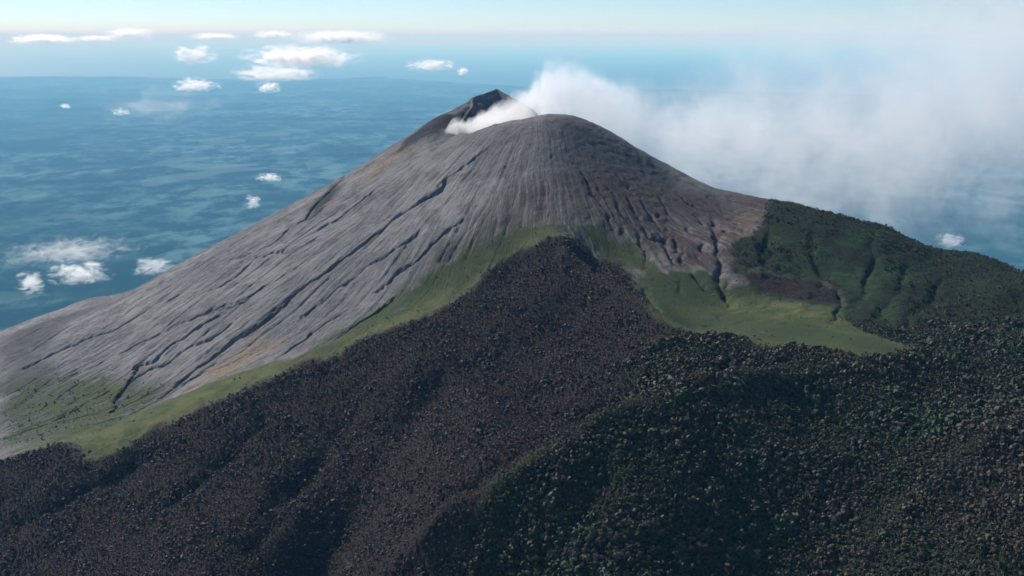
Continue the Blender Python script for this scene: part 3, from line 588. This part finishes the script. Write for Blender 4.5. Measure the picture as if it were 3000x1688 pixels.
# the 300 trees nearest to the camera stand on their own: trunk with limbs, crown
bark = NT('bark'); b = bark.n('ShaderNodeBsdfPrincipled')
bark.l(bark.mix(bark.noise(bark.n('ShaderNodeNewGeometry').outputs['Position'], 3, 4), (0.05, 0.04, 0.03), (0.13, 0.11, 0.09)), b.inputs['Base Color'])
b.inputs['Roughness'].default_value = .9; bark.l(b.outputs[0], bark.out.inputs['Surface'])
def tube(Vl, Fl, a, b_, ra, rb, k=6):
    a = Vector(a); b_ = Vector(b_); q = (b_ - a).to_track_quat('Z', 'Y'); s0 = len(Vl)
    for p, r_ in ((a, ra), (b_, rb)):
        for i in range(k):
            an = i * 2 * math.pi / k; Vl.append(tuple(p + q @ Vector((r_ * math.cos(an), r_ * math.sin(an), 0))))
    for i in range(k): Fl.append((s0 + i, s0 + (i + 1) % k, s0 + k + (i + 1) % k, s0 + k + i))
variants = []
tones = [(.028, .045, .020), (.050, .050, .028), (.060, .048, .040), (.036, .052, .024), (.10, .085, .070), (.044, .036, .034)]
for v in range(12):
    rv = np.random.default_rng(500 + v); rd = random.Random(v)
    Vl, Fl = [], []
    top = Vector((rd.uniform(-.1, .1), rd.uniform(-.1, .1), .75))
    tube(Vl, Fl, (0, 0, -.35), top * .55, .075, .055); tube(Vl, Fl, top * .55, top, .055, .03)
    for q in range(6):
        an = q * 1.05 + rd.uniform(-.3, .3); s_ = top * rd.uniform(.45, .85)
        tube(Vl, Fl, s_, s_ + Vector((math.cos(an) * .55, math.sin(an) * .55, rd.uniform(.2, .5))), .032, .012, 5)
    mt = bpy.data.meshes.new('trunk'); mt.from_pydata(Vl, [], Fl); mt.materials.append(bark.m)
    lobes = 5; cs = []
    for q in range(lobes):
        an = q * 6.28 / lobes + rd.uniform(-.4, .4); rr_ = 0 if q == 0 else rd.uniform(.35, .55)
        cs.append((rr_ * math.cos(an), rr_ * math.sin(an), rd.uniform(.7, 1.15) if q else 1.15))
    cs = np.array(cs)
    lr = rv.uniform(.42, .62, lobes)
    Vc, nq = crown_cards(cs[:, 0], cs[:, 1], cs[:, 2] - .15, lr, lr * .85, 46, np.full(lobes, .105), rv)
    mc = np_mesh('crown', Vc, np.arange(len(Vc)).reshape(-1, 4), leafm, False)
    tn = np.array(tones[v % 6]) * rv.uniform(.75, 1.25, (nq, 1))
    a_ = mc.attributes.new('tint', 'FLOAT_COLOR', 'FACE')
    a_.data.foreach_set('color', np.concatenate([tn, np.ones((nq, 1))], 1).astype(np.float32).ravel())
    variants.append((mt, mc))
rd = random.Random(77)
for q, i in enumerate(NEAR):
    mt, mc = variants[q % 12]
    o = link(bpy.data.objects.new('tree', None)); o.location = (tx[i], ty[i], tz[i]); o.rotation_euler = (0, 0, rd.uniform(0, 6.28))
    s_ = float(rad[i]) * 1.12; o.scale = (s_, s_, float(hgt[i]) * 1.12)
    o.empty_display_size = .5
    tag(o, 'small dark leafy tree in the nearest forest at the very bottom of the photo', 'tree', 'nearest trees along the bottom of the forest slope')
    for nm, me_ in (('trunk', mt), ('crown', mc)):
        c_ = link(bpy.data.objects.new(nm, me_)); c_.parent = o


# ------------------------------------------------------------------ clouds
def dome_mesh(name, mat, nu=24, nv=12):
    """a closed egg the size 1 x 1 x 1 that bounds a cloud's vapour"""
    V, F = [], []
    V.append((0, 0, -1)); 
    for j in range(1, nv):
        ph = -math.pi / 2 + math.pi * j / nv
        for i in range(nu):
            a = 2 * math.pi * i / nu; V.append((math.cos(ph) * math.cos(a), math.cos(ph) * math.sin(a), math.sin(ph)))
    V.append((0, 0, 1)); n = len(V)
    for i in range(nu):
        F.append((0, 1 + (i + 1) % nu, 1 + i)); F.append((n - 1, n - 1 - nu + i, n - 1 - nu + (i + 1) % nu))
        for j in range(nv - 2):
            a = 1 + j * nu; F.append((a + i, a + (i + 1) % nu, a + nu + (i + 1) % nu, a + nu + i))
    me = bpy.data.meshes.new(name); me.from_pydata(V, [], F); me.materials.append(mat); return me
def cloud_mat(seed, size, density, soft, cover, aspect):
    """vapour that thins out towards an uneven edge; size = half width in metres"""
    m = NT('cloud vapour')
    tc = m.n('ShaderNodeTexCoord'); ob = tc.outputs['Object']
    # distance from centre, flat below
    ln = m.n('ShaderNodeVectorMath', operation='LENGTH'); m.l(ob, ln.inputs[0])
    sx = m.n('ShaderNodeSeparateXYZ'); m.l(ob, sx.inputs[0])
    nv = m.mapping(ob, (1.0 * aspect[0], 1.0 * aspect[1], 1.0 * aspect[2]), loc=(seed * 3.7, seed * 1.9, seed * .77))
    nz = m.noise(nv, 3.1, 8, .7, .6)
    sh = m.math('SUBTRACT', 1.0, ln.outputs['Value'])                       # 1 centre .. 0 edge
    fl = m.maprange(sx.outputs[2], -.75, -.35, 0, 1)
    v = m.math('ADD', m.math('MULTIPLY', sh, 1.7), m.math('MULTIPLY', m.math('SUBTRACT', nz, .5), 6.5))
    d = m.maprange(v, cover + .38, cover + .38 + soft, 0, 1)
    d = m.math('MULTIPLY', m.math('MULTIPLY', d, fl), m.maprange(sh, 0, .12, 0, 1))
    pv = m.n('ShaderNodeVolumePrincipled'); pv.inputs['Color'].default_value = (.97, .975, .98, 1); pv.inputs['Anisotropy'].default_value = .5
    m.l(m.math('MULTIPLY', d, density), pv.inputs['Density']); m.l(pv.outputs[0], m.out.inputs['Volume'])
    m.m.cycles.volume_step_rate = 0.35
    return m.m
for k, (x, y, z, hw, hh, dens, soft, cover, label) in enumerate(CLOUDS):
    hd = max(hw * .55, hh * 1.2)
    mt = cloud_mat(k + 1, hw, dens / hh, soft, cover, (hw / hh * .42, hd / hh * .42, 1.0))
    o = link(bpy.data.objects.new('cloud', dome_mesh('cloud', mt)))
    o.location = (x, y, z); o.scale = (hw, hd, hh); o.rotation_euler = (0, 0, -math.atan2(x, y))
    tag(o, label, 'cloud', 'clouds floating over the lowland')

# ------------------------------------------------------------------ steam from the crater
P = NT('volcanic steam')
tc = P.n('ShaderNodeNewGeometry'); pos = tc.outputs['Position']
sx = P.n('ShaderNodeSeparateXYZ'); P.l(pos, sx.inputs[0]); X_, Y_, Z_ = sx.outputs
def curve(xv, pts):
    nd = P.n('ShaderNodeFloatCurve'); lo, hi = PL_X0, PL_X1
    vmin = min(p[1] for p in pts); vmax = max(p[1] for p in pts)
    t = P.maprange(xv, lo, hi, 0, 1, 'LINEAR'); P.l(t, nd.inputs['Value'])
    c = nd.mapping.curves[0]
    pp = [((x - lo) / (hi - lo), (v - vmin) / (vmax - vmin)) for x, v in pts]
    c.points[0].location = pp[0]; c.points[1].location = pp[-1]
    for p in pp[1:-1]: c.points.new(*p)
    nd.mapping.update()
    return P.maprange(nd.outputs[0], 0, 1, vmin, vmax, 'LINEAR')
PL_X0, PL_X1 = -116.0, 1500.0
YC_ = [(-116, 1572), (-60, 1640), (10, 1700), (40, 1745), (80, 1860), (200, 1920), (600, 2050), (1500, 2350)]
ZC_ = [(-116, -172), (-60, -150), (10, -141), (80, -108), (150, -118), (220, -160), (450, -220), (800, -195), (1100, -110), (1500, -40)]
RZ_ = [(-116, 9), (-60, 34), (10, 42), (40, 56), (80, 66), (150, 80), (220, 105), (450, 235), (800, 290), (1100, 310), (1500, 280)]
RY_ = [(-116, 10), (-60, 42), (10, 58), (80, 90), (250, 170), (700, 300), (1500, 420)]
cy_ = curve(X_, YC_)
cz_ = curve(X_, [(x, CAM_Z + z) for x, z in ZC_])
rz_ = curve(X_, RZ_)
ry_ = curve(X_, RY_)
dn_ = curve(X_, [(-116, 1.0), (-20, .60), (25, .34), (80, .17), (200, .085), (420, .068), (800, .062), (1100, .060), (1500, .04)])
dy = P.math('DIVIDE', P.math('SUBTRACT', Y_, cy_), ry_); dz = P.math('DIVIDE', P.math('SUBTRACT', Z_, cz_), rz_)
dist_ = P.math('SQRT', P.math('ADD', P.math('MULTIPLY', dy, dy), P.math('MULTIPLY', dz, dz)))
n1 = P.noise(pos, .0085, 7, .6, .4); n2 = P.noise(pos, .042, 5, .6, .3)
nn = P.math('ADD', P.math('MULTIPLY', P.math('SUBTRACT', n1, .5), 2.6), P.math('MULTIPLY', P.math('SUBTRACT', n2, .5), 1.2))
v = P.math('ADD', P.math('SUBTRACT', 1.0, dist_), nn)
soft_ = P.maprange(X_, -60, 500, .30, 1.15)
d = P.maprange(v, .05, P.math('ADD', soft_, .05), 0, 1)
d = P.math('MULTIPLY', d, P.maprange(X_, -115, -100, 0, 1)); d = P.math('MULTIPLY', d, P.maprange(X_, 1490, 1150, 0, 1))
d = P.math('MULTIPLY', P.math('MULTIPLY', d, dn_), .085)
pv = P.n('ShaderNodeVolumePrincipled'); pv.inputs['Color'].default_value = (.97, .97, .965, 1); pv.inputs['Anisotropy'].default_value = .45
P.l(d, pv.inputs['Density']); P.l(pv.outputs[0], P.out.inputs['Volume'])
P.m.cycles.volume_step_rate = 0.35
V, F = [], []; NS, NR = 34, 18
cen = lambda x, pts: float(np.interp(x, [p[0] for p in pts], [p[1] for p in pts]))
for s_ in range(NS + 1):
    x = PL_X0 + (PL_X1 - PL_X0) * s_ / NS
    yc = cen(x, YC_); zc = CAM_Z + cen(x, ZC_); a = cen(x, RY_) * 1.55 + 15; b_ = cen(x, RZ_) * 1.55 + 12
    for r_ in range(NR):
        t = r_ * 2 * math.pi / NR; V.append((x, yc + a * math.cos(t), zc + b_ * math.sin(t)))
for s_ in range(NS):
    for r_ in range(NR):
        a = s_ * NR; F.append((a + r_, a + (r_ + 1) % NR, a + NR + (r_ + 1) % NR, a + NR + r_))
F.append(tuple(reversed(range(NR)))); F.append(tuple(NS * NR + i for i in range(NR)))
me = bpy.data.meshes.new('steam_plume'); me.from_pydata(V, [], F); me.materials.append(P.m)
tag(link(bpy.data.objects.new('steam_plume', me)), 'white steam pouring from the summit crater and drifting right as a grey veil', 'steam plume')


# ------------------------------------------------------------------ haze
HZ = NT('blue air')
pv = HZ.n('ShaderNodeVolumePrincipled'); pv.inputs['Color'].default_value = (0.24, 0.60, 0.95, 1); pv.inputs['Absorption Color'].default_value = (0.92, 0.98, 1, 1)
pv.inputs['Density'].default_value = 0.000026; pv.inputs['Anisotropy'].default_value = 0.0
HZ.l(pv.outputs[0], HZ.out.inputs['Volume'])
hx, y0, y1, z0, z1 = 1250000.0, -60000.0, 1250000.0, -5.0, CAM_Z + 420
V = [(-hx, y0, z0), (hx, y0, z0), (hx, y1, z0), (-hx, y1, z0), (-hx, y0, z1), (hx, y0, z1), (hx, y1, z1), (-hx, y1, z1)]
me = bpy.data.meshes.new('haze'); me.from_pydata(V, [], [(0, 3, 2, 1), (4, 5, 6, 7), (0, 1, 5, 4), (1, 2, 6, 5), (2, 3, 7, 6), (3, 0, 4, 7)])
me.materials.append(HZ.m)
hz = link(bpy.data.objects.new('haze', me)); hz['kind'] = 'stuff'; hz['label'] = 'blue aerial haze over the lowland and sea'
